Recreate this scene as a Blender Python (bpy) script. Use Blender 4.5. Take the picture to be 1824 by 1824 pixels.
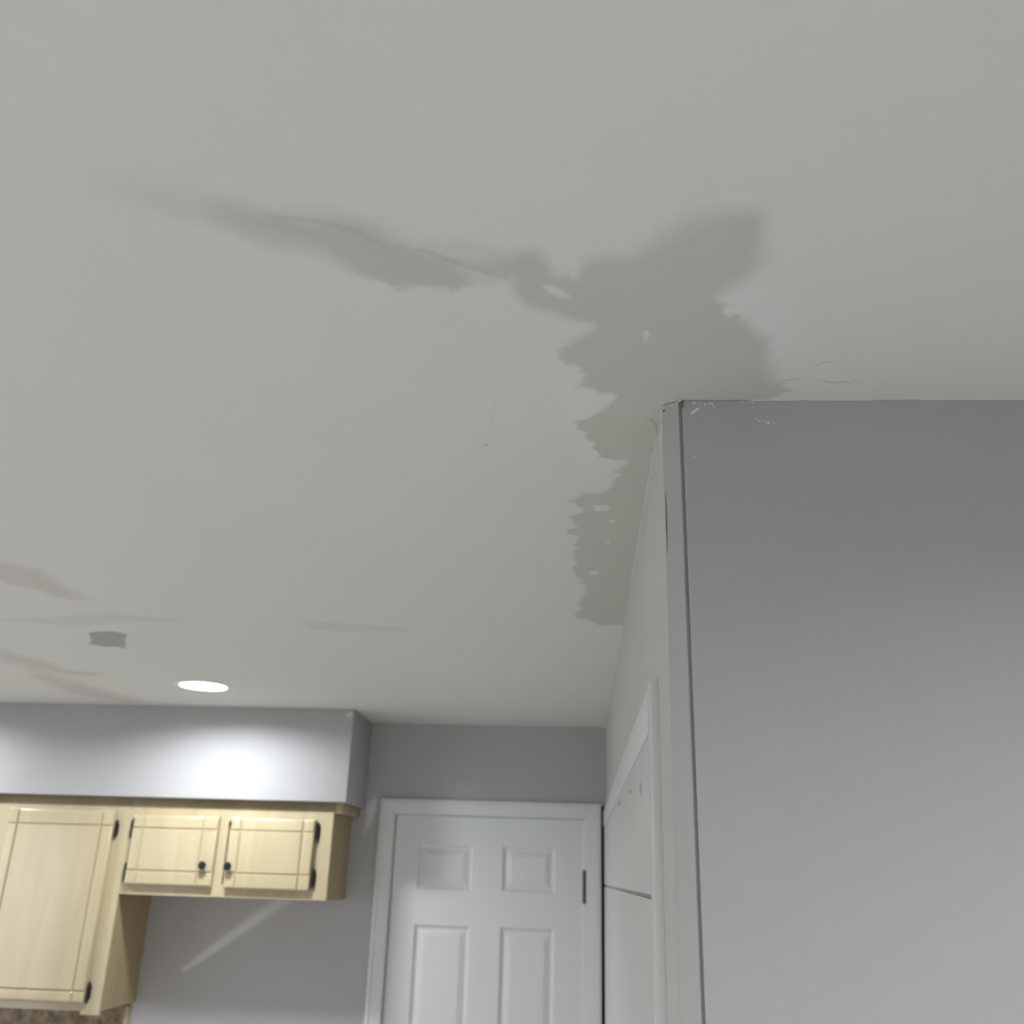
import bpy, bmesh, math, random
import numpy as np
from mathutils import Vector, Matrix

# ------------------------------------------------------------------ clean start
for o in list(bpy.data.objects):
    bpy.data.objects.remove(o, do_unlink=True)
scene = bpy.context.scene
COL = scene.collection
random.seed(7)

H = 2.44            # ceiling height
YB = 4.0457         # far wall with the panelled door
XS = 0.1085         # side wall with the closet
YN = 1.1306         # near wall on the right
XG = 0.1326         # left end of the near wall
YSF = 3.698         # front of the soffit
XSO = -0.8815       # right end of the soffit
ZSB = 2.0905        # underside of the soffit

# ------------------------------------------------------------------ camera
cd = bpy.data.cameras.new('camera')
cam = bpy.data.objects.new('camera', cd)
COL.objects.link(cam)
right = Vector((0.99739758, 0.0656008, 0.02990997))
up = Vector((-0.00428094, -0.36023578, 0.93285146))
fwd = Vector((-0.07197044, 0.93055183, 0.35901747))
m = Matrix((right, up, -fwd)).transposed().to_4x4()
m.translation = Vector((0, 0, 1.84437))
cam.matrix_world = m
cd.sensor_fit = 'HORIZONTAL'
cd.sensor_width = 36.0
cd.lens = 1690.31 / 1824 * 36.0
cd.clip_start = 0.02
cd.dof.use_dof = True
cd.dof.focus_distance = 1.32
cd.dof.aperture_fstop = 5.2
scene.camera = cam

# ------------------------------------------------------------------ world, added fill light, exposure
w = bpy.data.worlds.new('world'); scene.world = w
w.use_nodes = True
w.node_tree.nodes['Background'].inputs[0].default_value = (0.72, 0.82, 1.0, 1)
w.node_tree.nodes['Background'].inputs[1].default_value = 0.6

def area(name, loc, size, size_y, energy, color, aim):
    l = bpy.data.lights.new(name, 'AREA'); l.shape = 'RECTANGLE'
    l.size = size; l.size_y = size_y; l.energy = energy; l.color = color
    o = bpy.data.objects.new(name, l); COL.objects.link(o)
    o.location = loc
    o.rotation_euler = Vector(aim).to_track_quat('-Z', 'Y').to_euler()
    return o
# added fill light for the room, set at two made-up, unseen windows
area('fill_south', (-0.6, -3.36, 1.35), 2.6, 1.7, 20, (0.96, 0.98, 1.0), (0, 1, 0))
area('fill_west', (-3.56, 1.6, 1.45), 1.9, 1.3, 16, (0.96, 0.98, 1.0), (1, 0, 0))

LED_COLOR = (0.86, 0.93, 1.0)
LED_STRENGTH = 335.0        # the two lamps over the kitchen cabinets
LED_STRENGTH_ROOM = 500.0   # the lamps of the room behind the photographer
LAMPS = [(-1.3227, 3.2598), (-2.62, 3.26), (-2.7, -0.9), (-0.9, -0.9), (0.95, -0.05), (0.1, -2.3)]   # recessed ceiling lights

vs = scene.view_settings
vs.view_transform = 'Standard'
vs.look = 'None'
vs.exposure = 0.0
vs.gamma = 1.0
vs.use_curve_mapping = False

# outlines of the patches, cracks and chips, in metres on their own surface
DATA = {'stain':[[(0.134,0.751,16),(0.151,0.749,14),(0.165,0.749,10),(0.173,0.758,7),(0.177,0.784,7),(0.183,0.806,10),(0.182,0.833,14),(0.175,0.856,14),(0.163,0.87,12),(0.152,0.884,6),(0.144,0.898,4),(0.149,0.909,3),(0.154,0.914,3),(0.153,0.925,3),(0.165,0.932,5),(0.177,0.928,4),(0.184,0.94,6),(0.197,0.959,8),(0.218,0.982,8),(0.22,1.005,8),(0.229,1.037,10),(0.241,1.072,10),(0.259,1.092,5),(0.271,1.105,3),(0.256,1.12,4),(0.245,1.139,3),(0.174,1.145,3),(0.108,1.148,3),(0.135,1.145,3),(0.144,1.366,3),(0.163,1.814,3),(0.177,2.325,3),(0.109,2.326,4),(0.05,2.329,5),(0.022,2.276,4),(-0.019,2.243,3),(0.003,2.175,3),(-0.003,2.096,3),(0.017,2.042,2.5),(-0.0,1.952,2.5),(-0.017,1.887,3),(-0.007,1.825,2.5),(-0.01,1.767,2.5),(-0.005,1.67,2.5),(-0.029,1.645,3),(-0.008,1.61,2.5),(-0.019,1.564,3),(0.002,1.536,2.5),(-0.014,1.493,3),(0.008,1.464,2.5),(0.038,1.448,2.5),(0.051,1.432,2.5),(0.054,1.39,2.5),(0.067,1.35,2.5),(0.07,1.322,2.5),(0.049,1.322,2.5),(0.029,1.302,2.5),(0.016,1.273,3),(0.007,1.223,3),(-0.003,1.208,3),(-0.012,1.2,3),(0.011,1.188,2.5),(0.021,1.166,2.5),(0.038,1.144,2.5),(0.05,1.118,2.5),(0.049,1.112,3),(0.019,1.108,4),(0.016,1.093,4),(-0.011,1.102,4),(0.007,1.072,4),(-0.0,1.04,4),(-0.03,1.025,3),(-0.024,1.001,4),(-0.007,0.975,6),(0.014,0.951,6),(0.011,0.941,5),(-0.02,0.929,7),(-0.033,0.917,8),(-0.058,0.903,8),(-0.072,0.882,6),(-0.075,0.865,7),(-0.078,0.851,10),(-0.103,0.839,5),(-0.125,0.825,5),(-0.131,0.833,8),(-0.118,0.846,7),(-0.123,0.862,6),(-0.138,0.875,5),(-0.149,0.866,5),(-0.172,0.862,5),(-0.193,0.867,4),(-0.203,0.871,4),(-0.196,0.871,4),(-0.216,0.857,4),(-0.235,0.842,7),(-0.249,0.824,10),(-0.26,0.809,14),(-0.281,0.792,16),(-0.305,0.778,16),(-0.332,0.764,16),(-0.349,0.754,16),(-0.355,0.742,18),(-0.339,0.727,18),(-0.323,0.737,14),(-0.299,0.744,8),(-0.276,0.751,7),(-0.251,0.755,12),(-0.232,0.754,14),(-0.213,0.76,12),(-0.199,0.77,10),(-0.186,0.789,9),(-0.178,0.796,8),(-0.156,0.806,5),(-0.141,0.815,6),(-0.12,0.822,8),(-0.101,0.826,10),(-0.081,0.815,14),(-0.067,0.807,12),(-0.048,0.807,10),(-0.039,0.814,8),(-0.032,0.835,7),(-0.028,0.848,5),(-0.021,0.849,5),(-0.014,0.84,5),(-0.007,0.856,5),(-0.004,0.842,6),(0.005,0.821,9),(0.021,0.815,9),(0.054,0.816,10),(0.067,0.8,14),(0.087,0.779,16),(0.103,0.758,18)]],'stain_hole':[[(-0.042,0.864,4),(-0.031,0.866,5),(-0.017,0.879,6),(-0.013,0.89,6),(-0.022,0.889,5),(-0.034,0.879,5)],[(0.071,0.959,4),(0.081,0.955,3),(0.079,0.969,4),(0.076,0.982,5)],[(0.019,1.51,3),(0.05,1.51,3),(0.049,1.534,3),(0.024,1.54,3)],[(0.05,1.572,2),(0.062,1.583,2),(0.058,1.604,2),(0.051,1.6,2)],[(0.042,1.695,2.5),(0.057,1.684,2.5),(0.056,1.71,2.5)],[(0.016,1.886,3),(0.039,1.875,3),(0.037,1.904,3),(0.018,1.911,3)],[(0.018,1.405,3),(0.036,1.428,3),(0.032,1.453,3),(0.017,1.448,3)]],'faint':[[(-0.448,0.701,25),(-0.431,0.685,25),(-0.395,0.693,22),(-0.353,0.709,18),(-0.326,0.716,14),(-0.301,0.731,14),(-0.25,0.73,10),(-0.218,0.743,10),(-0.18,0.775,14),(-0.167,0.786,8),(-0.114,0.789,7),(-0.08,0.801,10),(-0.072,0.819,12),(-0.076,0.867,6),(-0.11,0.867,4),(-0.167,0.851,12),(-0.212,0.835,14),(-0.281,0.799,12),(-0.307,0.8,10),(-0.329,0.787,12),(-0.345,0.774,12),(-0.37,0.755,14),(-0.397,0.745,10),(-0.42,0.726,14),(-0.436,0.717,18)],[(-0.29,0.733,6),(-0.236,0.738,6),(-0.195,0.752,8),(-0.238,0.744,8)],[(-0.713,2.335,8),(-0.686,2.327,10),(-0.448,2.382,14),(-0.457,2.42,10),(-0.608,2.436,10),(-0.715,2.409,10)],[(-1.521,2.334,12),(-1.386,2.321,12),(-1.224,2.274,14),(-1.02,2.315,14),(-1.048,2.369,12),(-1.177,2.359,12),(-1.369,2.411,12),(-1.542,2.37,12)]],'smear':[[(-1.265,1.849,20),(-1.214,1.868,18),(-1.177,1.934,16),(-1.183,2.019,16),(-1.192,2.15,8),(-1.249,2.144,9),(-1.281,2.054,12),(-1.338,1.969,14)],[(-1.76,2.663,30),(-1.703,2.835,25),(-1.681,3.012,22),(-1.593,3.062,14),(-1.63,3.105,12),(-1.722,3.093,25),(-1.816,2.967,30),(-1.85,2.812,30)],[(-1.785,2.983,30),(-1.767,3.262,30),(-1.681,3.637,25),(-1.773,3.674,25),(-1.912,3.459,30),(-1.884,3.146,30)],[(-0.188,1.036,4),(-0.189,1.037,4),(-0.19,1.038,4),(-0.191,1.037,4),(-0.191,1.036,4),(-0.191,1.034,4),(-0.19,1.034,4),(-0.189,1.034,4)],[(-0.55,1.64,4),(-0.551,1.642,4),(-0.553,1.643,4),(-0.554,1.642,4),(-0.554,1.64,4),(-0.553,1.637,4),(-0.551,1.636,4),(-0.55,1.637,4)]],'streak':[[(-0.309,0.739,6),(-0.269,0.747,3),(-0.241,0.756,4),(-0.218,0.769,4),(-0.197,0.79,4),(-0.175,0.793,3),(-0.154,0.803,3),(-0.137,0.815,3),(-0.109,0.833,4),(-0.078,0.846,6),(-0.078,0.853,6),(-0.11,0.841,4),(-0.138,0.823,3),(-0.156,0.808,3),(-0.178,0.799,3),(-0.199,0.797,4),(-0.222,0.776,4),(-0.245,0.762,4),(-0.273,0.752,3),(-0.31,0.744,6)]],'patch':[[(-1.357,2.488,5),(-1.34,2.477,4),(-1.297,2.464,5),(-1.267,2.47,5),(-1.249,2.498,4),(-1.28,2.547,4),(-1.305,2.605,4),(-1.338,2.676,5),(-1.357,2.689,4),(-1.345,2.652,5),(-1.392,2.661,6),(-1.413,2.632,5),(-1.427,2.627,4),(-1.39,2.573,4)]],'pale':[[(0.031,1.022,20),(0.006,0.983,14),(-0.024,1.035,20),(-0.026,1.108,25),(-0.015,1.191,18),(-0.004,1.283,16),(0.023,1.389,16),(0.057,1.345,8),(0.021,1.264,8),(0.012,1.174,8),(0.04,1.109,8)],[(0.15,0.903,6),(0.176,0.872,20),(0.221,0.894,30),(0.256,1.0,30),(0.234,1.025,14),(0.205,0.974,10),(0.166,0.926,6)]],'ceiling_cracks':[[(0.2503,1.0843),(0.2582,1.0786),(0.2657,1.0744),(0.2821,1.0702)],[(0.2976,1.0776),(0.3073,1.0806),(0.3202,1.0851),(0.3282,1.0809),(0.3376,1.0853),(0.3492,1.0768)],[(0.2841,1.0423),(0.2961,1.033),(0.3088,1.0305)],[(0.0887,1.1775),(0.0969,1.1861),(0.1042,1.2018),(0.1078,1.2232),(0.1083,1.2453)],[(0.1011,1.268),(0.1038,1.2835),(0.1068,1.2914)]],'ceiling_ridges':[[(-0.1285,1.1642),(-0.1233,1.1935),(-0.1284,1.2352),(-0.1379,1.2675),(-0.1587,1.2832),(-0.1919,1.2993)],[(-0.1139,1.0923),(-0.1157,1.1313),(-0.1208,1.1642)]],'chips':[[(0.1435,2.422),(0.1449,2.4192),(0.1476,2.4199),(0.1513,2.4233),(0.1553,2.4267),(0.1549,2.4291),(0.1521,2.4287),(0.1484,2.4253),(0.1459,2.4233)],[(0.1474,2.436),(0.1489,2.4376),(0.1511,2.4368),(0.15,2.4346),(0.1481,2.4343)],[(0.1537,2.4369),(0.1573,2.4372),(0.1573,2.4362),(0.154,2.4359)],[(0.1669,2.4359),(0.1729,2.4359),(0.1737,2.4342),(0.1698,2.4345),(0.167,2.4348)],[(0.1728,2.4342),(0.1745,2.432),(0.1764,2.429),(0.1753,2.4288),(0.1739,2.4309)],[(0.1624,2.4348),(0.1638,2.4345),(0.1635,2.4321),(0.162,2.4315)],[(0.2073,2.4387),(0.2135,2.439),(0.2135,2.438),(0.2075,2.4379)],[(0.2233,2.4366),(0.2263,2.4369),(0.2262,2.4352),(0.2236,2.4352)],[(0.2313,2.4105),(0.2336,2.4102),(0.2331,2.408),(0.2315,2.4086)],[(0.2347,2.4176),(0.2358,2.4172),(0.2354,2.4158),(0.2343,2.4161)],[(0.2411,2.4075),(0.2436,2.4085),(0.2457,2.4077),(0.2445,2.4048),(0.242,2.4055)],[(0.2371,2.4095),(0.2395,2.4088),(0.2393,2.408),(0.2372,2.4086)],[(0.2494,2.4068),(0.2517,2.4056),(0.2512,2.4045),(0.2495,2.4056)],[(0.2278,2.4126),(0.2302,2.4118),(0.23,2.4111),(0.2281,2.4115)],[(0.145,2.3589),(0.1467,2.3586),(0.1463,2.3567),(0.1452,2.3565)],[(0.1693,2.411),(0.1702,2.4109),(0.1699,2.4096),(0.1692,2.4097)]],'strip_chips':[[(0.1069,2.4416),(0.1111,2.4419),(0.1115,2.4402),(0.1086,2.4389),(0.1071,2.4397)],[(0.1189,2.4349),(0.125,2.437),(0.1312,2.4401),(0.1319,2.4388),(0.1262,2.4356),(0.1203,2.433)],[(0.1066,2.4322),(0.1076,2.4315),(0.1071,2.4185),(0.1061,2.4172)],[(0.1064,2.4131),(0.1073,2.4117),(0.1059,2.3941),(0.1046,2.386),(0.1038,2.3727),(0.1029,2.3727),(0.104,2.3887),(0.1052,2.3968)],[(0.1094,2.4361),(0.1106,2.4357),(0.1103,2.4333),(0.1091,2.4336)]],'strip_dirt':[[(0.1302,2.4453),(0.1345,2.4466),(0.1363,2.4438),(0.1343,2.4415),(0.1313,2.4425)],[(0.1314,2.4383),(0.1351,2.4387),(0.1354,2.4356),(0.1339,2.428),(0.1316,2.4294)],[(0.109,2.4315),(0.1117,2.4311),(0.1111,2.4286),(0.1092,2.4289)]],'strip_crack':[(0.1091,2.3118),(0.1096,2.2909),(0.1092,2.2641),(0.1094,2.2452),(0.1092,2.2303)]}
# ------------------------------------------------------------------ materials
def lin(c):
    return tuple((x / 12.92) if x <= 0.04045 else ((x + 0.055) / 1.055) ** 2.4 for x in (v / 255 for v in c)) + (1.0,)

def mat(name, col, rough=0.6, spec=0.4, bump=0.0, bscale=300, mottle=0.0, mscale=3.0, coat=0.0, metal=0.0):
    """plain painted or metal surface: a colour with slight mottling and a fine bump"""
    M = bpy.data.materials.new(name); M.use_nodes = True
    n, l = M.node_tree.nodes, M.node_tree.links
    b = n['Principled BSDF']
    b.inputs['Base Color'].default_value = (*col[:3], 1)
    b.inputs['Roughness'].default_value = rough
    b.inputs['Specular IOR Level'].default_value = spec
    b.inputs['Metallic'].default_value = metal
    b.inputs['Coat Weight'].default_value = coat
    tc = n.new('ShaderNodeTexCoord')
    if mottle:
        t = n.new('ShaderNodeTexNoise'); t.inputs['Scale'].default_value = mscale; t.inputs['Detail'].default_value = 5
        l.new(tc.outputs['Object'], t.inputs['Vector'])
        r = n.new('ShaderNodeMapRange'); r.inputs[1].default_value = 0.3; r.inputs[2].default_value = 0.7
        r.inputs[3].default_value = 1 - mottle; r.inputs[4].default_value = 1 + mottle
        l.new(t.outputs['Fac'], r.inputs['Value'])
        mx = n.new('ShaderNodeVectorMath'); mx.operation = 'SCALE'
        mx.inputs[0].default_value = col[:3]
        l.new(r.outputs['Result'], mx.inputs['Scale'])
        l.new(mx.outputs['Vector'], b.inputs['Base Color'])
    if bump:
        t = n.new('ShaderNodeTexNoise'); t.inputs['Scale'].default_value = bscale; t.inputs['Detail'].default_value = 3
        l.new(tc.outputs['Object'], t.inputs['Vector'])
        bp = n.new('ShaderNodeBump'); bp.inputs['Strength'].default_value = bump; bp.inputs['Distance'].default_value = 0.001
        l.new(t.outputs['Fac'], bp.inputs['Height']); l.new(bp.outputs['Normal'], b.inputs['Normal'])
    return M

def wood(name, c1, c2, rough=0.4, coat=1.0):
    M = bpy.data.materials.new(name); M.use_nodes = True
    n, l = M.node_tree.nodes, M.node_tree.links
    b = n['Principled BSDF']
    b.inputs['Roughness'].default_value = rough
    b.inputs['Coat Weight'].default_value = coat
    b.inputs['Coat Roughness'].default_value = 0.16
    tc = n.new('ShaderNodeTexCoord')
    mp = n.new('ShaderNodeMapping'); mp.inputs['Scale'].default_value = (14, 14, 1.6)
    l.new(tc.outputs['Object'], mp.inputs['Vector'])
    t = n.new('ShaderNodeTexNoise'); t.inputs['Scale'].default_value = 1.0; t.inputs['Detail'].default_value = 6; t.inputs['Distortion'].default_value = 0.6
    l.new(mp.outputs['Vector'], t.inputs['Vector'])
    r = n.new('ShaderNodeValToRGB')
    r.color_ramp.elements[0].position = 0.3; r.color_ramp.elements[0].color = c1
    r.color_ramp.elements[1].position = 0.72; r.color_ramp.elements[1].color = c2
    l.new(t.outputs['Fac'], r.inputs['Fac']); l.new(r.outputs['Color'], b.inputs['Base Color'])
    return M

def emit(name, col, s):
    M = bpy.data.materials.new(name); M.use_nodes = True
    b = M.node_tree.nodes['Principled BSDF']
    b.inputs['Base Color'].default_value = (0.8, 0.8, 0.8, 1)
    b.inputs['Emission Color'].default_value = (*col, 1); b.inputs['Emission Strength'].default_value = s
    return M

PAINT = (0.445, 0.43, 0.418)
M_WALL = mat('grey_wall_paint', PAINT, 0.62, 0.3, bump=0.1, bscale=420, mottle=0.012, mscale=4)
M_SIDE = mat('pale_wall_primer', (0.56, 0.555, 0.52), 0.65, 0.3, bump=0.1, bscale=420, mottle=0.02, mscale=5)
M_TRIM = mat('white_trim_paint', (0.68, 0.68, 0.66), 0.42, 0.45, bump=0.08, bscale=160)
M_DOOR = mat('white_door_paint', (0.70, 0.695, 0.68), 0.45, 0.45, bump=0.08, bscale=160)
M_CLOSET = mat('off_white_closet_paint', (0.60, 0.60, 0.57), 0.45, 0.4, bump=0.1, bscale=120, mottle=0.02, mscale=6)
M_SCUFF = mat('grey_scuff', (0.44, 0.44, 0.42), 0.6, 0.3)
M_GAP = mat('dark_gap', (0.05, 0.045, 0.04), 0.9, 0.1)
M_CHIP = mat('chipped_white_plaster', (0.72, 0.72, 0.68), 0.8, 0.2)
M_DIRT = mat('dark_crumbled_plaster', (0.14, 0.14, 0.135), 0.9, 0.1)
M_CAULK = mat('pale_caulk', (0.64, 0.635, 0.59), 0.5, 0.4, bump=0.3, bscale=200)
M_CRACK = mat('crack_line', (0.40, 0.395, 0.37), 0.9, 0.1)
M_RIDGE = mat('ceiling_paint_ridge', (0.72, 0.715, 0.68), 0.7, 0.3)
M_WOOD = wood('pale_maple', (0.44, 0.355, 0.205, 1), (0.52, 0.425, 0.265, 1))
M_WOODB = wood('cabinet_box_maple', (0.38, 0.285, 0.155, 1), (0.44, 0.34, 0.195, 1), 0.5, 0.1)
M_WOOD_SHADE = wood('shaded_maple', (0.21, 0.155, 0.085, 1), (0.29, 0.22, 0.13, 1), 0.5, 0.1)  # darkened maple: the shade under the soffit is put into the colour
M_IRON = mat('black_iron', (0.012, 0.013, 0.018), 0.35, 0.5, metal=0.3)
M_STEEL = mat('dull_bronze', (0.09, 0.08, 0.075), 0.5, 0.4, metal=0.5)
M_RING = mat('white_lamp_ring', (0.8, 0.8, 0.8), 0.4, 0.4)
M_LED = emit('led_lens', LED_COLOR, LED_STRENGTH)
M_LED_ROOM = emit('led_lens_room', LED_COLOR, LED_STRENGTH_ROOM)
M_FLOOR = mat('pale_floor_tile', (0.64, 0.61, 0.565), 0.4, 0.4, mottle=0.08, mscale=3)

def stone(name):
    M = bpy.data.materials.new(name); M.use_nodes = True
    n, l = M.node_tree.nodes, M.node_tree.links
    b = n['Principled BSDF']; b.inputs['Roughness'].default_value = 0.3
    tc = n.new('ShaderNodeTexCoord')
    t = n.new('ShaderNodeTexNoise'); t.inputs['Scale'].default_value = 22; t.inputs['Detail'].default_value = 6; t.inputs['Roughness'].default_value = 0.7
    l.new(tc.outputs['Object'], t.inputs['Vector'])
    r = n.new('ShaderNodeValToRGB')
    e = r.color_ramp.elements
    e[0].position = 0.32; e[0].color = lin((70, 48, 34))
    e[1].position = 0.68; e[1].color = lin((176, 158, 120))
    k = e.new(0.5); k.color = lin((132, 110, 80))
    l.new(t.outputs['Fac'], r.inputs['Fac']); l.new(r.outputs['Color'], b.inputs['Base Color'])
    return M
M_STONE = stone('mottled_brown_stone')

# ------------------------------------------------------------------ mesh helpers
def box(bm, lo, hi, bev=0.0, seg=2):
    r = bmesh.ops.create_cube(bm, size=1.0)
    vs_ = r['verts']
    for v in vs_:
        v.co = Vector([(lo[i] + hi[i]) / 2 + v.co[i] * (hi[i] - lo[i]) for i in range(3)])
    if bev:
        es = list({e for v in vs_ for e in v.link_edges})
        bmesh.ops.bevel(bm, geom=es, offset=bev, segments=seg, profile=0.5, affect='EDGES')

def lathe(bm, prof, origin, axis, n=24):
    """prof: (distance along axis, radius) pairs, closed by caps"""
    axis = Vector(axis).normalized()
    a = axis.orthogonal().normalized(); c = axis.cross(a)
    rings = []
    for d, r in prof:
        rings.append([bm.verts.new(Vector(origin) + axis * d + (a * math.cos(2 * math.pi * k / n) + c * math.sin(2 * math.pi * k / n)) * max(r, 1e-5)) for k in range(n)])
    for p, q in zip(rings, rings[1:]):
        for k in range(n):
            bm.faces.new((p[k], p[(k + 1) % n], q[(k + 1) % n], q[k]))
    bm.faces.new(rings[0][::-1]); bm.faces.new(rings[-1])

def slab(bm, pts, to3, thick):
    """a thin flake: polygon pts (2D) lifted to 3D by to3(p, depth)"""
    f = [bm.verts.new(to3(p, thick)) for p in pts]
    b = [bm.verts.new(to3(p, 0)) for p in pts]
    bm.faces.new(f); bm.faces.new(b[::-1])
    n = len(pts)
    for k in range(n):
        bm.faces.new((f[k], b[k], b[(k + 1) % n], f[(k + 1) % n]))

def ribbon(bm, pts, radii, n=6):
    """a round bead along 3D points"""
    rings = []
    for i, p in enumerate(pts):
        d = (Vector(pts[min(i + 1, len(pts) - 1)]) - Vector(pts[max(i - 1, 0)])).normalized()
        a = d.orthogonal().normalized(); c = d.cross(a)
        rings.append([bm.verts.new(Vector(p) + (a * math.cos(2 * math.pi * k / n) + c * math.sin(2 * math.pi * k / n)) * radii[i]) for k in range(n)])
    for p, q in zip(rings, rings[1:]):
        for k in range(n):
            bm.faces.new((p[k], p[(k + 1) % n], q[(k + 1) % n], q[k]))
    bm.faces.new(rings[0][::-1]); bm.faces.new(rings[-1])

def obj(name, bm, material, parent=None, smooth=False):
    bmesh.ops.recalc_face_normals(bm, faces=bm.faces)
    me = bpy.data.meshes.new(name); bm.to_mesh(me); bm.free()
    me.materials.append(material)
    if smooth:
        me.shade_smooth()
        try:
            me.set_sharp_from_angle(angle=math.radians(35))
        except Exception:
            pass
    o = bpy.data.objects.new(name, me); COL.objects.link(o)
    if parent:
        o.parent = parent
        o.matrix_parent_inverse = parent.matrix_world.inverted()
    return o

def bxo(name, lo, hi, material, parent=None, bev=0.0, seg=2):
    bm = bmesh.new(); box(bm, lo, hi, bev, seg)
    return obj(name, bm, material, parent, smooth=bev > 0)

def thing(name, label, cat, loc, group=None):
    o = bpy.data.objects.new(name, None); COL.objects.link(o)
    o.empty_display_size = 0.05
    o.location = loc; o.matrix_world = Matrix.Translation(loc)
    o['label'] = label; o['category'] = cat
    if group: o['group'] = group
    return o

def struct(o, label, cat):
    o['kind'] = 'structure'; o['label'] = label; o['category'] = cat
    return o

def sempty(name, label, cat, loc):
    o = bpy.data.objects.new(name, None); COL.objects.link(o)
    o.location = loc; o.matrix_world = Matrix.Translation(loc)
    return struct(o, label, cat)

# ------------------------------------------------------------------ ceiling with its skim-coat patches
def signed_distance(P, poly):
    """metres inside (+) or outside (-) of a polygon, and the edge softness found at the nearest edge"""
    a = np.array([p[:2] for p in poly]); s = np.array([p[2] for p in poly]) / 1000.0
    b = np.roll(a, -1, 0); sb = np.roll(s, -1)
    best = np.full(len(P), 1e9); soft = np.full(len(P), 0.01); inside = np.zeros(len(P), bool)
    for i in range(len(a)):
        d = b[i] - a[i]; L = max(d @ d, 1e-12)
        t = np.clip(((P - a[i]) @ d) / L, 0, 1)
        q = P - (a[i] + t[:, None] * d)
        r = np.hypot(q[:, 0], q[:, 1])
        k = r < best
        best[k] = r[k]; soft[k] = (s[i] + (sb[i] - s[i]) * t)[k]
        c = ((a[i][1] > P[:, 1]) != (b[i][1] > P[:, 1]))
        with np.errstate(divide='ignore', invalid='ignore'):
            xx = (b[i][0] - a[i][0]) * (P[:, 1] - a[i][1]) / (b[i][1] - a[i][1]) + a[i][0]
        inside ^= (c & (P[:, 0] < xx))
    return np.where(inside, best, -best), soft

def field(P, polys):
    D = np.full(len(P), -0.2); S = np.full(len(P), 0.01)
    for poly in polys:
        d, s = signed_distance(P, poly)
        k = d > D
        D[k] = d[k]; S[k] = s[k]
    return np.clip(D, -0.2, 0.2), S

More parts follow.
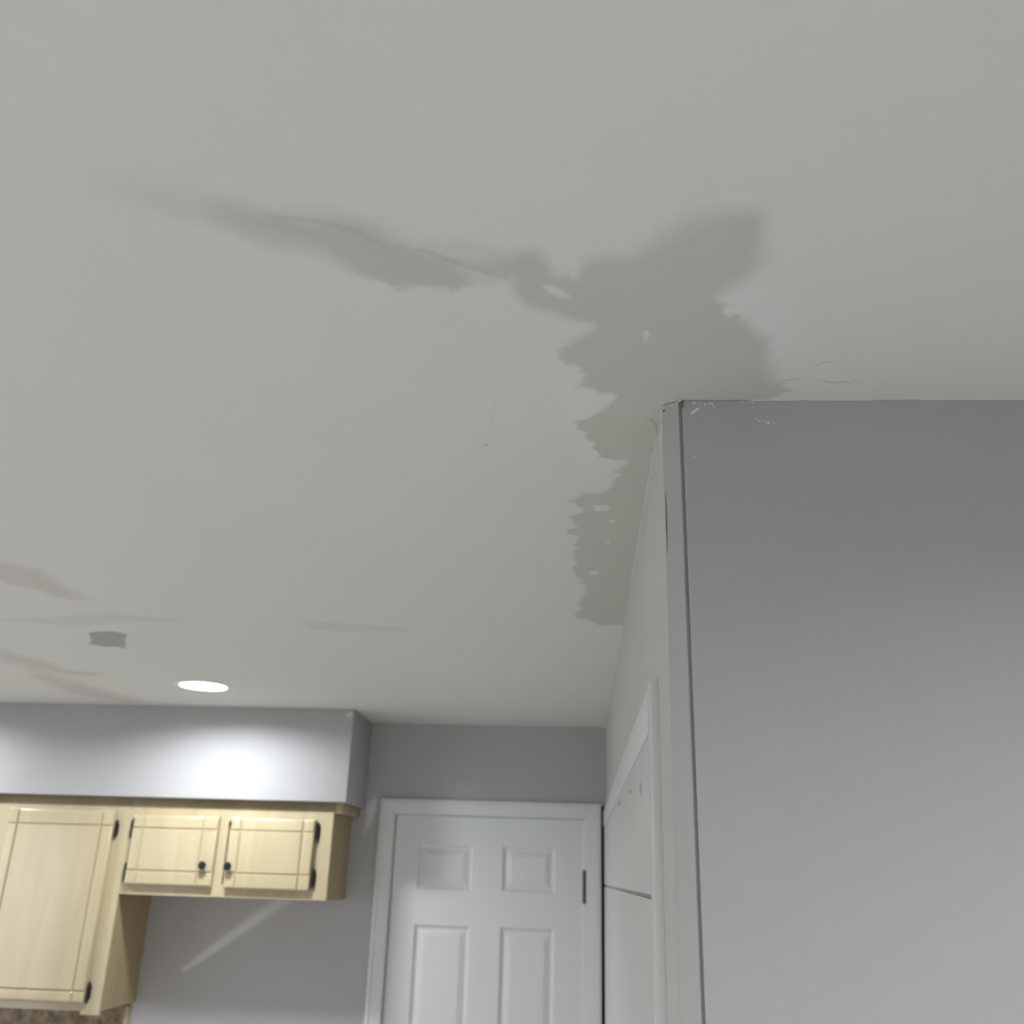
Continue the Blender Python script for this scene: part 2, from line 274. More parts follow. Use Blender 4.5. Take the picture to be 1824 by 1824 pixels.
def build_ceiling():
    xs = np.concatenate([[-3.4, -3.0], np.arange(-2.6, -0.5, 0.014), np.arange(-0.5, 0.42, 0.006), np.arange(0.42, 0.8, 0.014), [1.2, 2.4]])
    ys = np.concatenate([[-3.2, -2, -1, 0], np.arange(0.45, 0.62, 0.014), np.arange(0.62, 1.5, 0.006), np.arange(1.5, 4.0, 0.012), [4.02, 4.2]])
    for lx, ly in LAMPS:
        if lx < -2.6 or lx > 0.8: xs = np.concatenate([xs, np.arange(lx - 0.11, lx + 0.111, 0.0137)])
        if ly < 0.4: ys = np.concatenate([ys, np.arange(ly - 0.11, ly + 0.111, 0.0137)])
    xs = np.unique(np.round(xs, 4)); ys = np.unique(np.round(ys, 4))
    X, Y = np.meshgrid(xs, ys)
    P = np.stack([X.ravel(), Y.ravel()], 1)
    nx, ny = len(xs), len(ys)
    co = np.concatenate([P, np.full((len(P), 1), H)], 1)
    i = np.arange((nx - 1) * (ny - 1)); r, c = i // (nx - 1), i % (nx - 1)
    v0 = r * nx + c
    F = np.stack([v0, v0 + nx, v0 + nx + 1, v0 + 1], 1)      # normals down
    ctr = P[F].mean(1)
    for lx, ly in LAMPS:                                      # round openings for the lamps
        keep = np.hypot(ctr[:, 0] - lx, ctr[:, 1] - ly) > 0.086
        F = F[keep]; ctr = ctr[keep]
    nv = len(co)
    # a slab: border skirt and top face
    me = bpy.data.meshes.new('ceiling')
    x0, x1, y0, y1 = xs[0], xs[-1], ys[0], ys[-1]
    border = list(range(nx)) + [k * nx + nx - 1 for k in range(1, ny)] + [(ny - 1) * nx + k for k in range(nx - 2, -1, -1)] + [k * nx for k in range(ny - 2, 0, -1)]
    top = [(co[k][0], co[k][1], H + 0.12) for k in border]
    verts = [tuple(v) for v in co] + top
    faces = [tuple(int(q) for q in f) for f in F]
    nb = len(border)
    for k in range(nb):
        j = (k + 1) % nb
        faces.append((border[k], border[j], nv + j, nv + k))
    faces.append(tuple(range(nv, nv + nb)))
    me.from_pydata(verts, [], faces)
    me.update()
    full = np.array(verts)[:, :2]
    for nm in ('stain', 'stain_hole', 'faint', 'smear', 'patch', 'pale', 'streak'):
        d, s = field(full, DATA[nm])
        A = me.attributes.new(nm, 'FLOAT_VECTOR', 'POINT')
        A.data.foreach_set('vector', np.stack([d, s, np.clip((0.0062 - s) / 0.003, 0.12, 1.0)], 1).astype(np.float32).ravel())
    M = bpy.data.materials.new('ceiling_paint'); M.use_nodes = True
    n, l = M.node_tree.nodes, M.node_tree.links
    b = n['Principled BSDF']; b.inputs['Roughness'].default_value = 0.75; b.inputs['Specular IOR Level'].default_value = 0.25
    tc = n.new('ShaderNodeTexCoord')
    def noise(scale, detail, vec=(1, 1, 1), rough=0.55):
        mp = n.new('ShaderNodeMapping'); mp.inputs['Scale'].default_value = vec
        l.new(tc.outputs['Object'], mp.inputs['Vector'])
        t = n.new('ShaderNodeTexNoise'); t.inputs['Scale'].default_value = scale; t.inputs['Detail'].default_value = detail; t.inputs['Roughness'].default_value = rough
        l.new(mp.outputs['Vector'], t.inputs['Vector'])
        return t.outputs['Fac']
    def math_(op, a, c, d=None):
        k = n.new('ShaderNodeMath'); k.operation = op
        for idx, v in enumerate((a, c, d)):
            if v is None: continue
            if isinstance(v, (int, float)): k.inputs[idx].default_value = v
            else: l.new(v, k.inputs[idx])
        return k.outputs[0]
    edge_streak = noise(1, 3, (14, 42, 1), 0.6)          # trowel streaks run across the room
    edge_fine = noise(90, 4)
    edge_blob = noise(16, 4)
    def mask(nm, amp_streak, amp_fine, amp_blob, strength, soft_mult=1.0):
        at = n.new('ShaderNodeAttribute'); at.attribute_name = nm
        sp = n.new('ShaderNodeSeparateXYZ'); l.new(at.outputs['Vector'], sp.inputs[0])
        d, s = sp.outputs[0], sp.outputs[1]
        for nz, amp in ((edge_streak, amp_streak), (edge_fine, amp_fine), (edge_blob, amp_blob)):
            if amp:
                k = math_('MULTIPLY', math_('SUBTRACT', nz, 0.5), amp)
                if nz is edge_streak: k = math_('MULTIPLY', k, sp.outputs[2])
                d = math_('ADD', d, k)
        v = math_('DIVIDE', d, math_('MULTIPLY', s, soft_mult))
        r = n.new('ShaderNodeMapRange'); r.interpolation_type = 'SMOOTHSTEP'
        r.inputs[1].default_value = -1; r.inputs[2].default_value = 1; r.inputs[3].default_value = 0; r.inputs[4].default_value = strength
        l.new(v, r.inputs['Value'])
        return r.outputs['Result']
    base = n.new('ShaderNodeRGB'); base.outputs[0].default_value = (0.71, 0.70, 0.67, 1)
    cur = base.outputs[0]
    def mix(fac, col):
        global_mix = n.new('ShaderNodeMix'); global_mix.data_type = 'RGBA'
        l.new(fac, global_mix.inputs['Factor'])
        l.new(cur, global_mix.inputs['A']); global_mix.inputs['B'].default_value = (*col, 1)
        return global_mix.outputs['Result']
    cur = mix(mask('pale', 0.01, 0.006, 0.02, 0.55), (0.735, 0.73, 0.72))
    cur = mix(mask('smear', 0.02, 0.012, 0.09, 0.62, 2.0), (0.56, 0.515, 0.465))
    cur = mix(mask('faint', 0.02, 0.010, 0.05, 0.44, 1.6), (0.58, 0.565, 0.525))
    st = mask('stain', 0.042, 0.012, 0.014, 1.0, 1.8)
    ho = mask('stain_hole', 0.006, 0.003, 0.004, 1.0)
    wv = math_('ADD', 0.88, math_('MULTIPLY', edge_blob, 0.2))
    st = math_('MULTIPLY', math_('MULTIPLY', st, math_('SUBTRACT', 1.0, ho)), wv)
    cur = mix(st, (0.56, 0.55, 0.505))
    cur = mix(mask('streak', 0.0, 0.006, 0.008, 0.6), (0.49, 0.48, 0.44))
    cur = mix(mask('patch', 0.006, 0.006, 0.006, 0.95), (0.40, 0.385, 0.36))
    big = noise(2.2, 5)
    sc = n.new('ShaderNodeVectorMath'); sc.operation = 'SCALE'
    l.new(cur, sc.inputs[0]); l.new(math_('ADD', 0.985, math_('MULTIPLY', big, 0.03)), sc.inputs['Scale'])
    l.new(sc.outputs['Vector'], b.inputs['Base Color'])
    bp = n.new('ShaderNodeBump'); bp.inputs['Strength'].default_value = 0.07; bp.inputs['Distance'].default_value = 0.001
    l.new(noise(380, 3), bp.inputs['Height']); l.new(bp.outputs['Normal'], b.inputs['Normal'])
    me.materials.append(M)
    o = bpy.data.objects.new('ceiling', me); COL.objects.link(o)
    return struct(o, 'grey white ceiling with darker trowelled patches and recessed lights', 'ceiling')

ceiling = build_ceiling()
bm = bmesh.new()
for line in DATA['ceiling_cracks']:
    n_ = len(line)
    ribbon(bm, [(x, y, H + 0.0002) for x, y in line], [0.0007 if 0 < i < n_ - 1 else 0.0003 for i in range(n_)])
obj('hairline_crack', bm, M_CRACK, ceiling)
bm = bmesh.new()
for line in DATA['ceiling_ridges']:
    n_ = len(line)
    ribbon(bm, [(x, y, H + 0.0001) for x, y in line], [0.0006 if 0 < i < n_ - 1 else 0.0003 for i in range(n_)])
obj('paint_ridge', bm, M_RIDGE, ceiling, smooth=True)

# ------------------------------------------------------------------ floor and walls
struct(bxo('floor', (-3.4, -3.2, -0.1), (2.4, 4.2, 0.0), M_FLOOR), 'pale tiled floor of the room', 'floor')

# near wall on the right
wall_right = struct(bxo('wall_right', (XG, YN, 0), (2.4, 1.25, H), M_WALL, bev=0.002), 'smooth grey painted wall filling the right side, facing the camera', 'wall')
bm = bmesh.new()
for poly in DATA['chips']:
    slab(bm, poly, lambda p, t: Vector((p[0], YN - t, p[1])), 0.0004)
obj('paint_chip', bm, M_CHIP, wall_right)
# ragged paint line where the wall meets the ceiling
bm = bmesh.new()
xs_ = np.linspace(XG + 0.09, 0.85, 60)
rr = np.random.RandomState(3)
ribbon(bm, [(x, YN - 0.0004 + 0.0006 * rr.rand(), H - 0.0002) for x in xs_], [0.0005 + 0.0008 * rr.rand() for _ in xs_])
obj('caulk_bead', bm, M_CAULK, wall_right, smooth=True)

# side wall running back to the door, with the closet in it
wall_side = struct(bxo('wall_side', (XS, 1.1425, 0), (XS + 0.0205, YB + 0.2, H), M_SIDE), 'pale side wall running back from the corner to the white door', 'wall')
bm = bmesh.new()
pts = []; rad = []
rr = np.random.RandomState(5)
for y in np.linspace(1.23, 2.02, 60):
    pts.append((XS + 0.0004, y, H - 0.0006)); k = 0.5 + 0.5 * math.sin(y * 21) * math.sin(y * 47 + 1)
    rad.append(0.0012 + 0.0028 * k * rr.rand() * math.sin(math.pi * (y - 1.23) / 0.79) ** 0.5 if 1.24 < y < 2.01 else 0.0004)
ribbon(bm, pts, rad)
obj('caulk_bead', bm, M_CAULK, wall_side, smooth=True)
# filler behind the groove and the body of the partition
struct(bxo('wall_partition', (XS + 0.0209, 1.1375, 0), (XG - 0.0002, YB + 0.2, H - 0.001), M_WALL), 'core of the partition behind the narrow corner groove', 'wall')

# narrow strip at the wall end
YL, YR = 1.1425, 1.1315       # the strip is turned slightly towards the side wall
bm = bmesh.new()
x0_, x1_ = XS - 0.0006, XS + 0.0208
zt_ = H - 0.0012
lo_ = [bm.verts.new(v) for v in ((x0_, YL, 0), (x1_ - 0.0012, YR, 0), (x1_, YR + 0.001, 0), (x1_, 1.149, 0), (x0_, 1.149, 0))]
hi_ = [bm.verts.new(v.co + Vector((0, 0, zt_))) for v in lo_]
for k in range(5): bm.faces.new((lo_[k], lo_[(k + 1) % 5], hi_[(k + 1) % 5], hi_[k]))
bm.faces.new(lo_[::-1]); bm.faces.new(hi_)
trim1 = struct(obj('trim_1', bm, M_WALL), 'narrow vertical grey corner strip beside the groove at the wall end', 'trim')
ys_ = lambda x: YL + (YR - YL) * (x - x0_) / (x1_ - x0_)
bm = bmesh.new()
for poly in DATA['strip_chips']:
    slab(bm, poly, lambda p, t: Vector((p[0], ys_(p[0]) - t, p[1])), 0.0004)
obj('paint_chip', bm, M_CHIP, trim1)
bm = bmesh.new()
for poly in DATA['strip_dirt']:
    slab(bm, poly, lambda p, t: Vector((p[0], ys_(p[0]) - t * 1.5, p[1])), 0.0003)
obj('crumbled_plaster', bm, M_DIRT, trim1)
bm = bmesh.new()
c_ = DATA['strip_crack']
ribbon(bm, [(x, ys_(x) - 0.0001, z) for x, z in c_], [0.0003, 0.0007, 0.0008, 0.0005, 0.0002][:len(c_)])
obj('hairline_crack', bm, M_DIRT, trim1)

# far wall: with a dark slot between the door casing and the side wall
PALE_MARKS = [[(-0.868, 2.11, 12), (-0.850, 2.135, 12), (-0.833, 2.132, 8), (-0.834, 2.09, 8), (-0.845, 2.05, 10), (-0.862, 2.02, 14), (-0.874, 1.99, 14), (-0.880, 2.0, 14), (-0.872, 2.04, 12), (-0.874, 2.08, 12)],  # pale filler smear left of the door casing
        [(-1.566, 1.466, 8), (-1.556, 1.457, 8), (-1.50, 1.486, 9), (-1.42, 1.543, 11), (-1.33, 1.606, 16), (-1.22, 1.684, 24), (-1.15, 1.730, 28), (-1.20, 1.734, 28), (-1.28, 1.686, 22), (-1.37, 1.620, 16), (-1.46, 1.552, 11), (-1.53, 1.494, 9)]]  # pale diagonal streak on the wall below the short cabinet
def build_wall_back():
    bm = bmesh.new()
    box(bm, (-3.4, YB + 0.003, 0), (-0.76, YB + 0.2, H))
    box(bm, (-0.76, YB, 2.08), (0.03, YB + 0.2, H))
    box(bm, (0.03, YB, 0), (0.088, YB + 0.2, 2.125))
    box(bm, (0.03, YB, 2.125), (XS, YB + 0.2, H))
    n0 = len(bm.verts)
    xs = np.concatenate([[-3.4, -2.4], np.arange(-1.7, -0.759, 0.01)]); xs[-1] = -0.76
    zs = np.concatenate([[0, 1.0], np.arange(1.38, 2.19, 0.01), [H]])
    g = [[bm.verts.new((x, YB, z)) for x in xs] for z in zs]
    for j in range(len(zs) - 1):
        for i in range(len(xs) - 1):
            bm.faces.new((g[j][i], g[j][i + 1], g[j + 1][i + 1], g[j + 1][i]))
    bm.verts.ensure_lookup_table()
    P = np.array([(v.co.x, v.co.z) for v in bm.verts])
    d, s = field(P, PALE_MARKS)
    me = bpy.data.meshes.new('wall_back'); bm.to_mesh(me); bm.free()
    A = me.attributes.new('pale_mark', 'FLOAT_VECTOR', 'POINT')
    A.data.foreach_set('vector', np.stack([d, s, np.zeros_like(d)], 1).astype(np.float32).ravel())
    M = M_WALL.copy(); M.name = 'grey_wall_paint_with_pale_marks'
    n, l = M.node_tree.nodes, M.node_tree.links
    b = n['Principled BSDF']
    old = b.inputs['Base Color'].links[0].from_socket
    at = n.new('ShaderNodeAttribute'); at.attribute_name = 'pale_mark'
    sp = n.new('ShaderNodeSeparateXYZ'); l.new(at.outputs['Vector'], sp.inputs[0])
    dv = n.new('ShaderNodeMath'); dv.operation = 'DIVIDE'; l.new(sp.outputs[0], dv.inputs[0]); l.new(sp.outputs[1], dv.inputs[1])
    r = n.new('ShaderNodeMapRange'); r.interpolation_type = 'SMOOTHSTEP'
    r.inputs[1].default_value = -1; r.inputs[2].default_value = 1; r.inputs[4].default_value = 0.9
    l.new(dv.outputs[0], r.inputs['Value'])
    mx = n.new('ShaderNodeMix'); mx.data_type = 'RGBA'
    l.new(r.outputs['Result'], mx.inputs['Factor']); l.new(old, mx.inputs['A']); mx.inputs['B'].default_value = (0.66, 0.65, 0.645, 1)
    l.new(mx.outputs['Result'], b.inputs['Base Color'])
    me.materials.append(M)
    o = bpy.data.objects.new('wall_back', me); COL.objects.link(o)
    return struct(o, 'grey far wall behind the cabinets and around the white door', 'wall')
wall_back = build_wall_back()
struct(bxo('trim_2', (0.088, YB + 0.06, 0), (XS, YB + 0.2, 2.125), M_GAP), 'dark gap between the door casing and the side wall', 'gap')

# the rest of the room, out of the picture
struct(bxo('wall_far_right', (2.4, -3.2, 0), (2.52, 1.25, H), M_WALL), 'grey wall closing the room on the far right', 'wall')
bm = bmesh.new()
box(bm, (-3.52, -3.2, 0), (-3.4, 0.6, H)); box(bm, (-3.52, 2.6, 0), (-3.4, YB + 0.2, H))
box(bm, (-3.52, 0.6, 0), (-3.4, 2.6, 0.75)); box(bm, (-3.52, 0.6, 2.15), (-3.4, 2.6, H))
struct(obj('wall_left', bm, M_WALL), 'grey left wall with an opening for the added fill light', 'wall')
bm = bmesh.new()
box(bm, (-3.4, -3.32, 0), (-2.0, -3.2, H)); box(bm, (0.8, -3.32, 0), (2.4, -3.2, H))
box(bm, (-2.0, -3.32, 0), (0.8, -3.2, 0.4)); box(bm, (-2.0, -3.32, 2.2), (0.8, -3.2, H))
struct(obj('wall_rear', bm, M_WALL), 'grey rear wall with a wide opening for the added fill light', 'wall')
def window(name, label, lo, hi, axis):  # unseen frames added around the openings of the fill lights
    e = sempty(name, label, 'window', ((lo[0] + hi[0]) / 2, (lo[1] + hi[1]) / 2, lo[2]))
    bm = bmesh.new(); t = 0.05
    k = axis
    a0, a1 = lo[k], hi[k]
    def bar(u0, u1, z0, z1):
        l_ = list(lo); h_ = list(hi); l_[k] = u0; h_[k] = u1; l_[2] = z0; h_[2] = z1
        box(bm, l_, h_)
    bar(a0, a0 + t, lo[2], hi[2]); bar(a1 - t, a1, lo[2], hi[2]); bar(a0, a1, lo[2], lo[2] + t); bar(a0, a1, hi[2] - t, hi[2])
    mid = (a0 + a1) / 2; bar(mid - t / 2, mid + t / 2, lo[2], hi[2])
    obj('fill_window_frame', bm, M_TRIM, e)
window('fill_window_1', 'added unseen wide white framed window for the fill light, in the rear wall', (-2.0, -3.29, 0.4), (0.8, -3.23, 2.2), 0)
window('fill_window_2', 'added unseen white framed window for the fill light, in the left wall', (-3.49, 0.6, 0.75), (-3.43, 2.6, 2.15), 1)

# soffit above the cabinets
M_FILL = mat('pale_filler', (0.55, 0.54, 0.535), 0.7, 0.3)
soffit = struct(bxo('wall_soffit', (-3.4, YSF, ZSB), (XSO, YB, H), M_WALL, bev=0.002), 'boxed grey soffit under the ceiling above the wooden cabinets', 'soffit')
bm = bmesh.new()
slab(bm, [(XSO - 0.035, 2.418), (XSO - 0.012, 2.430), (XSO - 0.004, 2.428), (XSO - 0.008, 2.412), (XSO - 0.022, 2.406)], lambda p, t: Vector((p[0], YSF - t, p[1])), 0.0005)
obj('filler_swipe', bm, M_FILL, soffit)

# ------------------------------------------------------------------ far door
def panel_door():
    root = sempty('door_1', 'white six panel door in the far wall, closed, with white casing', 'door', (-0.366, YB, 0))
    x0, x1, z0, z1 = -0.7477, 0.0152, 0.012, 2.067
    yf = YB + 0.011
    xa, xb, xc, xd = -0.650, -0.426, -0.308, -0.094
    rows = [(0.24, 0.80), (0.94, 1.660), (1.788, 1.961)]
    panels = [(a, b, c, d) for (a, b) in ((xa, xb), (xc, xd)) for (c, d) in rows]
    bm = bmesh.new()
    X = sorted({x0, x1, xa, xb, xc, xd}); Z = sorted({z0, z1} | {v for r in rows for v in r})
    def V(x, z, d): return bm.verts.new((x, yf + d, z))
    for i in range(len(X) - 1):
        for j in range(len(Z) - 1):
            c = (X[i], X[i + 1], Z[j], Z[j + 1])
            hit = [p for p in panels if abs(p[0] - c[0]) < 1e-6 and abs(p[1] - c[1]) < 1e-6 and abs(p[2] - c[2]) < 1e-6 and abs(p[3] - c[3]) < 1e-6]
            if not hit:
                bm.faces.new([V(c[0], c[2], 0), V(c[1], c[2], 0), V(c[1], c[3], 0), V(c[0], c[3], 0)])
            else:
                loops = []
                for ins, d in ((0, 0), (0.005, 0.0035), (0.012, 0.0105), (0.018, 0.011), (0.030, 0.006), (0.040, 0.0022), (0.046, 0.002)):
                    loops.append([V(c[0] + ins, c[2] + ins, d), V(c[1] - ins, c[2] + ins, d), V(c[1] - ins, c[3] - ins, d), V(c[0] + ins, c[3] - ins, d)])
                for p, q in zip(loops, loops[1:]):
                    for k in range(4):
                        bm.faces.new((p[k], p[(k + 1) % 4], q[(k + 1) % 4], q[k]))
                bm.faces.new(loops[-1])
    bmesh.ops.remove_doubles(bm, verts=bm.verts, dist=1e-5)
    for f in bm.faces: f.normal_update()
    be = [e for e in bm.edges if len(e.link_faces) == 1]
    ex = bmesh.ops.extrude_edge_only(bm, edges=be)
    for v in [g for g in ex['geom'] if isinstance(g, bmesh.types.BMVert)]: v.co.y = yf + 0.035
    leaf = obj('door_leaf', bm, M_DOOR, root)
    # casing: flat back band and a thinner inner edge
    bm = bmesh.new()
    ox0, ox1, oz = -0.815, 0.088, 2.1315
    ix0, ix1, iz = x0 - 0.009, x1 + 0.009, z1 + 0.009
    def band(a0, a1, az, b0, b1, bz, t0, t1):
        """three-sided mitred moulding between an outer and an inner outline"""
        o = [(a0, 0), (a0, az), (a1, az), (a1, 0)]; i_ = [(b0, 0), (b0, bz), (b1, bz), (b1, 0)]
        of = [bm.verts.new((x, YB - t0, z)) for x, z in o]; nf = [bm.verts.new((x, YB - t1, z)) for x, z in i_]
        ob = [bm.verts.new((x, YB + 0.01, z)) for x, z in o]; nb = [bm.verts.new((x, YB + 0.01, z)) for x, z in i_]
        for k in range(3):
            bm.faces.new((of[k], of[k + 1], nf[k + 1], nf[k])); bm.faces.new((of[k + 1], of[k], ob[k], ob[k + 1]))
            bm.faces.new((nf[k], nf[k + 1], nb[k + 1], nb[k])); bm.faces.new((ob[k], ob[k + 1], nb[k + 1], nb[k])[::-1])
    band(ox0, ox1, oz, ox0 + 0.014, ox1 - 0.014, oz - 0.014, 0.017, 0.019)
    band(ox0 + 0.014, ox1 - 0.014, oz - 0.014, ox0 + 0.028, ox1 - 0.028, oz - 0.028, 0.015, 0.014)
    band(ox0 + 0.028, ox1 - 0.028, oz - 0.028, ix0, ix1, iz, 0.014, 0.009)
    obj('door_casing', bm, M_TRIM, root)
    bm = bmesh.new()
    # jamb and stop behind the casing
    box(bm, (-0.76, YB - 0.002, 0), (x0 - 0.005, YB + 0.12, 2.08)); box(bm, (x1 + 0.0025, YB - 0.002, 0), (0.03, YB + 0.12, 2.08)); box(bm, (x0 - 0.005, YB - 0.002, z1 + 0.005), (x1 + 0.005, YB + 0.12, 2.08))
    obj('door_jamb', bm, M_TRIM, root)
    for zc in (1.817, 1.06, 0.27):
        bm = bmesh.new()
        lathe(bm, [(-0.063, 0.003), (-0.058, 0.006), (-0.055, 0.0065), (0.055, 0.0065), (0.058, 0.006), (0.063, 0.003)], (x1 + 0.006, YB - 0.008, zc), (0, 0, 1), 14)
        box(bm, (x1 + 0.001, YB - 0.009, zc - 0.052), (x1 + 0.017, YB - 0.0045, zc + 0.052))
        h = obj('hinge', bm, M_STEEL, root, smooth=True)
        h['label'] = 'dull dark metal hinge'
panel_door()

# ------------------------------------------------------------------ closet in the side wall
def closet():
    root = sempty('door_2', 'off white closet door with flat casing in the side wall, upper and lower panel', 'door', (XS, 2.6, 0))
    y0, y1, zt = 1.317, YB - 0.03, 2.106
    c = 0.062
    bm = bmesh.new()
    box(bm, (XS - 0.0118, y0, 0), (XS + 0.001, y0 + c, zt), 0.0015)
    obj('closet_casing', bm, M_TRIM, root, smooth=True)
    bm = bmesh.new()
    box(bm, (XS - 0.0112, y0 + c, zt - c), (XS + 0.001, y1, zt), 0.0015)
    obj('head_casing', bm, M_TRIM, root, smooth=True)
    bm = bmesh.new()
    box(bm, (XS - 0.0085, y0 + c + 0.0005, 1.8275), (XS + 0.001, y1, zt - c - 0.001), 0.001)
    obj('upper_panel', bm, M_CLOSET, root, smooth=True)
    bm = bmesh.new()
    box(bm, (XS - 0.0085, y0 + c + 0.0005, 0.02), (XS + 0.001, y1, 1.8215), 0.001)
    obj('lower_panel', bm, M_CLOSET, root, smooth=True)
closet()
bm = bmesh.new()
for pts in ([(2.36, 2.020), (2.52, 2.034), (2.60, 2.031), (2.48, 2.016)], [(1.86, 2.006), (2.02, 2.016), (2.05, 2.012), (1.92, 2.001)], [(1.58, 1.985), (1.63, 1.998), (1.66, 1.984), (1.60, 1.972)]):
    slab(bm, pts, lambda p, t: Vector((XS - 0.0085 - t, p[0], p[1])), 0.0003)
obj('scuff_mark', bm, M_SCUFF, bpy.data.objects['door_2'])

# ------------------------------------------------------------------ cabinets
YF = 3.742      # face frame front
YD = 3.719      # door front
def grooved_door(bm, x0, x1, z0, z1, gx, gz, yf, thick, hw=0.0042, dep=0.006, rnd=0.009):
    """slab door: rounded edges, scored lines that run its whole length and cross each other"""
    def samples(a, b, gs):
        s = set()
        for k in range(7):
            t = rnd * (1 - math.cos(k / 6 * math.pi / 2)); s |= {a + t, b - t}
        for g in gs: s |= {g - hw, g - hw * 0.45, g, g + hw * 0.45, g + hw}
        return sorted(s)
    def rd(d):
        if d >= rnd: return 0.0
        return rnd - math.sqrt(max(rnd * rnd - (rnd - d) ** 2, 0))
    def gr(v, gs):
        m_ = 0
        for g in gs:
            a = abs(v - g)
            if a < hw: m_ = max(m_, dep * (1 - a / hw))
        return m_
    X = samples(x0, x1, gx); Z = samples(z0, z1, gz)
    grid = []
    for z in Z:
        row = []
        for x in X:
            e = max(rd(min(x - x0, x1 - x)), rd(min(z - z0, z1 - z)))
            row.append(bm.verts.new((x, yf + max(e, gr(x, gx), gr(z, gz)), z)))
        grid.append(row)
    for j in range(len(Z) - 1):
        for i in range(len(X) - 1):
            bm.faces.new((grid[j][i], grid[j][i + 1], grid[j + 1][i + 1], grid[j + 1][i]))
    be = [e for e in bm.edges if len(e.link_faces) == 1]
    ex = bmesh.ops.extrude_edge_only(bm, edges=be)
    vs_ = [g for g in ex['geom'] if isinstance(g, bmesh.types.BMVert)]
    for v in vs_: v.co.y = yf + thick
    be = [g for g in ex['geom'] if isinstance(g, bmesh.types.BMEdge)]
    bmesh.ops.edgeloop_fill(bm, edges=[e for e in bm.edges if len(e.link_faces) == 1])

def hinge_part(parent, x, zc, side, h=0.060):
    """black wrap hinge: barrel against the door edge, leaf with pointed ends on the frame"""
    bm = bmesh.new()
    lathe(bm, [(-h / 2 - 0.006, 0.001), (-h / 2 - 0.003, 0.0045), (-h / 2, 0.003), (-h / 2 + 0.002, 0.0052), (h / 2 - 0.002, 0.0052), (h / 2, 0.003), (h / 2 + 0.003, 0.0045), (h / 2 + 0.006, 0.001)], (x, YF - 0.007, zc), (0, 0, 1), 14)
    pts = [(0.0, -h * 0.42), (0.005 * side, -h * 0.42), (0.008 * side, -h * 0.25), (0.008 * side, h * 0.25), (0.005 * side, h * 0.42), (0.0, h * 0.42)]
    slab(bm, pts, lambda p, t: Vector((x + p[0], YF - t, zc + p[1])), 0.0025)
    return obj('hinge', bm, M_IRON, parent, smooth=True)

def knob_part(parent, x, z):
    bm = bmesh.new()
    lathe(bm, [(0, 0.0085), (0.002, 0.0085), (0.004, 0.0055), (0.012, 0.0055), (0.015, 0.010), (0.019, 0.0145), (0.023, 0.0150), (0.026, 0.0125), (0.0275, 0.006), (0.028, 0.0005)], (x, YD + 0.001, z), (0, -1, 0), 24)
    return obj('knob', bm, M_IRON, parent, smooth=True)

def cabinet(name, label, x0, x1, zb, doors, stiles, top_rail, bottom_rail, leg=0.0):
    """doors: (x0, x1, z0, z1, groove xs, groove zs, hinge side, hinge x, hinge zs, knob (x, z))"""
    root = thing(name, label, 'cabinet', ((x0 + x1) / 2, (YF + YB) / 2, zb))
    zt = ZSB
    bm = bmesh.new()
    box(bm, (x0 + 0.001, YF + 0.019, zb + leg), (x1 - 0.001, YB - 0.001, zt - 0.0005))
    obj('carcass', bm, M_WOODB, root)
    bm = bmesh.new()
    for a, b in stiles: box(bm, (a, YF, zb), (b, YF + 0.019, zt - 0.0005), 0.0015)
    for (a, _), (b, _) in zip([(s[1], 0) for s in stiles[:-1]], [(s[0], 0) for s in stiles[1:]]):
        box(bm, (a, YF + 0.0005, top_rail), (b, YF + 0.0185, zt - 0.0005)); box(bm, (a, YF + 0.0005, zb + leg), (b, YF + 0.0185, bottom_rail))
    obj('face_frame', bm, M_WOOD, root)
    bxo('top_shade_strip', (x0, YF - 0.004, 2.057), (x1, YF - 0.0002, zt - 0.0008), M_WOOD_SHADE, root, bev=0.001)['label'] = 'top strip darkened to carry the soffit shade'  # added strip, browned to stand for the soffit's shade on the top rail
    for (a, b, c, d, gx, gz, side, hx, hz, kn) in doors:
        bm = bmesh.new(); grooved_door(bm, a, b, c, d, gx, gz, YD, 0.021)
        dr = obj('cabinet_door', bm, M_WOOD, root, smooth=True)
        for z in hz: hinge_part(dr, hx, z, side)['label'] = 'black iron hinge'
        if kn: knob_part(dr, *kn)['label'] = 'black round knob'
    return root

# tall cabinet, its right edge at x = -1.7265
cabinet('upper_cabinet', 'tall pale maple wall cabinet with one large scored door, left of the short cabinet',
        -2.262, -1.7268, 1.334,
        [(-2.207, -1.785, 1.372, 2.040, (-2.166, -1.830), (1.983, 1.412), 1, -1.7765, (1.970, 1.408), None)],
        [(-2.262, -2.195), (-1.797, -1.7268)], 2.03, 1.385, 0.012)
# short cabinet over the refrigerator space
small = cabinet('upper_cabinet', 'short pale maple wall cabinet with two small doors and black knobs',
        -1.7262, -0.9335, 1.742,
        [(-1.706, -1.371, 1.776, 2.026, (-1.664, -1.4295), (1.979, 1.827), -1, -1.7135, (1.976, 1.818), (-1.405, 1.851)),
         (-1.322, -0.997, 1.773, 2.026, (-1.2815, -1.0425), (1.980, 1.828), 1, -0.9885, (1.980, 1.818), (-1.308, 1.851))],
        [(-1.7262, -1.695), (-1.374, -1.338), (-1.012, -0.9335)], 2.012, 1.785)
bm = bmesh.new()
box(bm, (-0.9335, YF + 0.001, 2.052), (-0.902, YB - 0.001, ZSB - 0.0005), 0.003)
obj('side_moulding', bm, M_WOODB, small, smooth=True)
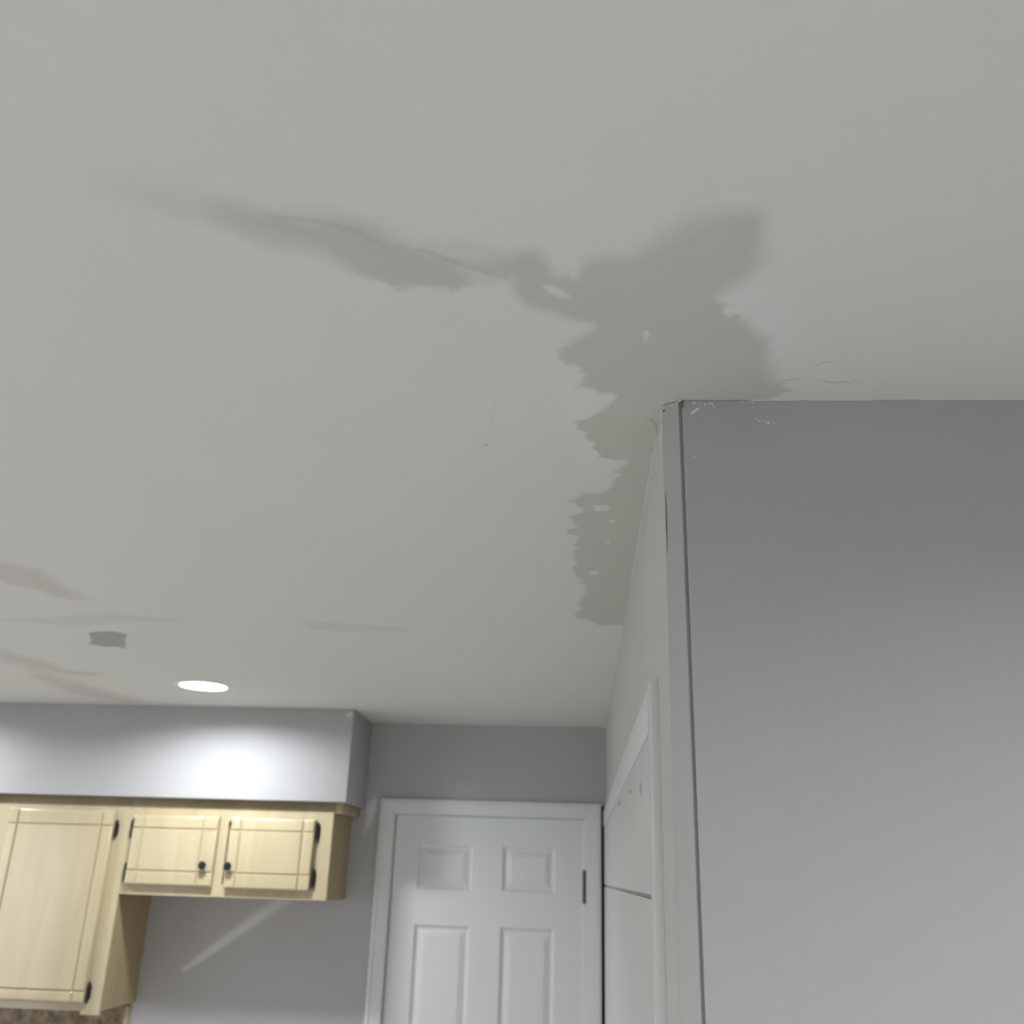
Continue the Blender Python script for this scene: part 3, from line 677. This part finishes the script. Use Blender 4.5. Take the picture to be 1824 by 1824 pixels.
# the next cabinet of the run, cut by the picture's left edge
cabinet('upper_cabinet', 'pale maple wall cabinet cut off at the left edge, beside the tall cabinet',
        -2.90, -2.2625, 1.334,
        [(-2.86, -2.288, 1.372, 2.040, (-2.82, -2.33), (1.983, 1.412), 1, -2.2795, (1.970, 1.408), None)],
        [(-2.90, -2.84), (-2.30, -2.2625)], 2.03, 1.385, 0.012)

# backsplash below the tall cabinets
bs = thing('backsplash', 'mottled brown stone backsplash on the wall under the tall cabinet', 'backsplash', (-2.5, YB, 0.92))
bxo('stone_slab', (-3.39, YB - 0.014, 0.92), (-1.758, YB - 0.0005, 1.345), M_STONE, bs)
bxo('edge_strip', (-1.7575, YB - 0.016, 0.92), (-1.742, YB - 0.0005, 1.333), M_WOOD, bs, bev=0.002)

# ------------------------------------------------------------------ recessed lights
def recessed(x, y, label):
    root = thing('recessed_light', label, 'ceiling light', (x, y, H))
    n = 48
    def turn(prof):
        bm = bmesh.new()
        rings = [[bm.verts.new((x + r * math.cos(2 * math.pi * k / n), y + r * math.sin(2 * math.pi * k / n), H + d)) for k in range(n)] for d, r in prof]
        for p, q in zip(rings, rings[1:]):
            for k in range(n): bm.faces.new((p[k], p[(k + 1) % n], q[(k + 1) % n], q[k]))
        return bm
    obj('trim_ring', turn([(0.0, 0.100), (-0.002, 0.099), (-0.003, 0.094), (-0.003, 0.084), (-0.001, 0.0795), (0.0, 0.079)]), M_RING, root, smooth=True)
    obj('reflector', turn([(0.0, 0.079), (0.012, 0.0775), (0.024, 0.076), (0.028, 0.0765), (0.024, 0.079), (0.012, 0.081), (0.0005, 0.0828)]), M_RING, root, smooth=True)
    bm = bmesh.new()
    lathe(bm, [(0.027, 0.0755), (0.023, 0.0755), (0.0215, 0.066), (0.021, 0.045), (0.0208, 0.0005)], (x, y, H), (0, 0, 1), n)
    obj('lamp_lens', bm, M_LED if y > 3 else M_LED_ROOM, root, smooth=True)
for (x, y), t in zip(LAMPS, ('lit round recessed ceiling light in front of the soffit above the short cabinet',
                'lit recessed ceiling light left of the frame, near the soffit',
                'lit recessed ceiling light behind the camera, nearest the left wall',
                'lit recessed ceiling light behind the camera, middle of the room',
                'lit recessed ceiling light just behind the camera, facing the near grey wall',
                'lit recessed ceiling light near the rear wall')):
    recessed(x, y, t)
